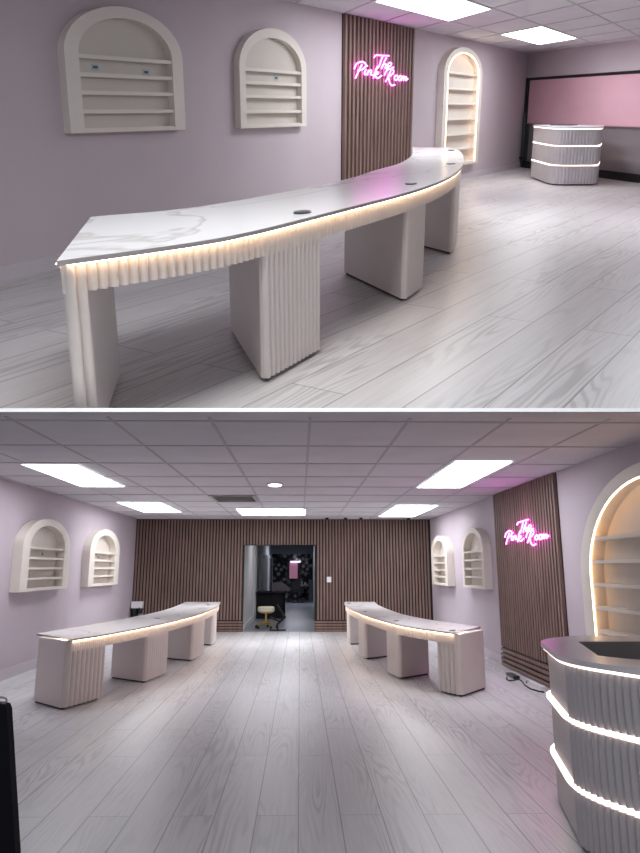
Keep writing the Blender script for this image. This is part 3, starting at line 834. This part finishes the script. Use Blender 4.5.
t.part('top', MB().box(-1.44, -.46, 27.5, 29.1, .80, .84), M['leather'])
# seat of a styling chair with arms, at the far end
cx, cy = -.10, 40.0
t = Thing('salon_chair', L, (cx, cy, 0), 'black salon chair at the far end of the corridor', 'chair')
t.part('seat', MB().rbox(cx - .35, cx + .30, cy - .4, cy + .4, .48, .62, .06), M['leather'])
t.part('backrest', MB().add([(cx - .33, cy + .3, .6), (cx + .15, cy + .3, .6), (cx + .10, cy + .6, 1.0), (cx - .25, cy + .6, 1.0),
                             (cx - .33, cy + .45, .6), (cx + .15, cy + .45, .6), (cx + .10, cy + .75, 1.0), (cx - .25, cy + .75, 1.0)],
                            [(0, 1, 2, 3), (4, 5, 6, 7), (0, 1, 5, 4), (1, 2, 6, 5), (2, 3, 7, 6), (3, 0, 4, 7)]), M['leather'])
for sx_ in (-.42, .32): t.part('armrest', MB().rbox(cx + sx_, cx + sx_ + .09, cy - .35, cy + .4, .72, .80, .03), M['leather'])
t.part('pedestal', MB().lathe((cx, cy, 0), [(.3, 0), (.28, .04), (.05, .07), (.05, .48)], 16), M['blackm'])
# lounge foot part reaching left
t = Thing('lounge_bed', L, (-.8, 41.5, 0), 'dark brown reclined lounge bed beside the salon chair', 'bed')
t.part('mattress', MB().add([(-1.35, 41, .5), (-.45, 41, .5), (-.45, 42, .5), (-1.35, 42, .5), (-1.35, 41, .9), (-.95, 41, .95), (-.45, 41, .62), (-.95, 42, .95), (-1.35, 42, .9), (-.45, 42, .62)],
                            [(0, 1, 2, 3), (0, 1, 6, 5, 4), (3, 2, 9, 7, 8), (4, 5, 7, 8), (5, 6, 9, 7), (1, 2, 9, 6), (0, 3, 8, 4)]), mat('brown_leather', (.14, .11, .10), .5))
for xx in (-1.25, -.6): t.part('leg', MB().box(xx, xx + .06, 41.2, 41.3, 0, .5), M['blackm'])
t = Thing('vanity_mirror', L, (.0, YF - .06, 1.0), 'tall pink tinted lit mirror on the dark floral wall at the far end', 'mirror')
mx0, mz1 = L.atY(289.5, 562.5, YF - .1); mx1, mz0 = L.atY(297.5, 578.5, YF - .1)
t.part('glass', MB().box(mx0, mx1, YF - .08, YF - .05, mz0, mz1), M['mirror'])
t.part('mirror_frame', MB().box(mx0 - .12, mx1 + .14, YF - .05, YF - .005, mz0 - .05, mz1 + .02), mat('plum_frame', (.10, .03, .05), .5))
t.part('mirror_lamp', MB().box(mx0 + .05, mx1 + .15, YF - .16, YF - .08, mz1 + .01, mz1 + .07), M['mlight'])
t = Thing('vanity_table', L, (.3, 43, 0), 'small table with a pale top under the pink mirror', 'table')
t.part('tabletop', MB().box(.02, .42, 42.4, 43.6, .72, .78), mat('pale_table', (.40, .38, .36), .5))
for a_, b_ in ((.04, 42.5), (.36, 42.5), (.04, 43.4), (.36, 43.4)): t.part('leg', MB().box(a_, a_ + .04, b_, b_ + .06, 0, .72), M['blackm'])
for bx, col, lb, hh in ((.10, (.5, .5, .5), 'pale bottle on the small table under the mirror, the left one', .2), (.27, (.7, .65, .6), 'white jar on the small table under the mirror, the right one', .15)):
    t = Thing('cosmetic_jar', L, (bx, 42.9, .78), lb, 'jar', 'jars on the vanity table')
    t.part('body', MB().lathe((bx, 42.9, .78), [(.05, 0), (.055, .02), (.05, hh - .05), (.03, hh - .03)], 12), mat('jar', col, .3))
    t.part('lid', MB().lathe((bx, 42.9, .78 + hh - .03), [(.035, 0), (.035, .03)], 12), M['black'])
# cabinet dark by the right wall at the far end
t = Thing('dark_cabinet', L, (.5, 43.4, 0), 'low dark cabinet right of the vanity table at the far end', 'cabinet')
t.part('body', MB().box(.46, .65, 42.6, 43.9, 0, .95), M['dark'])
t.part('cabinet_door', MB().box(.455, .46, 42.7, 43.8, .05, .9), M['black'])
# unseen area light added to brighten the far room, above its beam
al = bpy.data.lights.new('far_room_fill', 'AREA'); al.shape = 'RECTANGLE'; al.size = 1.2; al.size_y = 3; al.energy = 60; al.color = (.8, .85, 1)
ao = bpy.data.objects.new('far_room_fill', al); COL.objects.link(ao); ao.location = (-.3, 38, 2.70)
al = bpy.data.lights.new('corridor_fill', 'AREA'); al.shape = 'RECTANGLE'; al.size = .6; al.size_y = 1.2; al.energy = 35; al.color = (.95, .95, 1)  # added fill hidden behind the lintel, brightens the corridor's near walls
ao = bpy.data.objects.new('corridor_fill', al); COL.objects.link(ao); ao.location = (-.3, 25.2, 2.70)
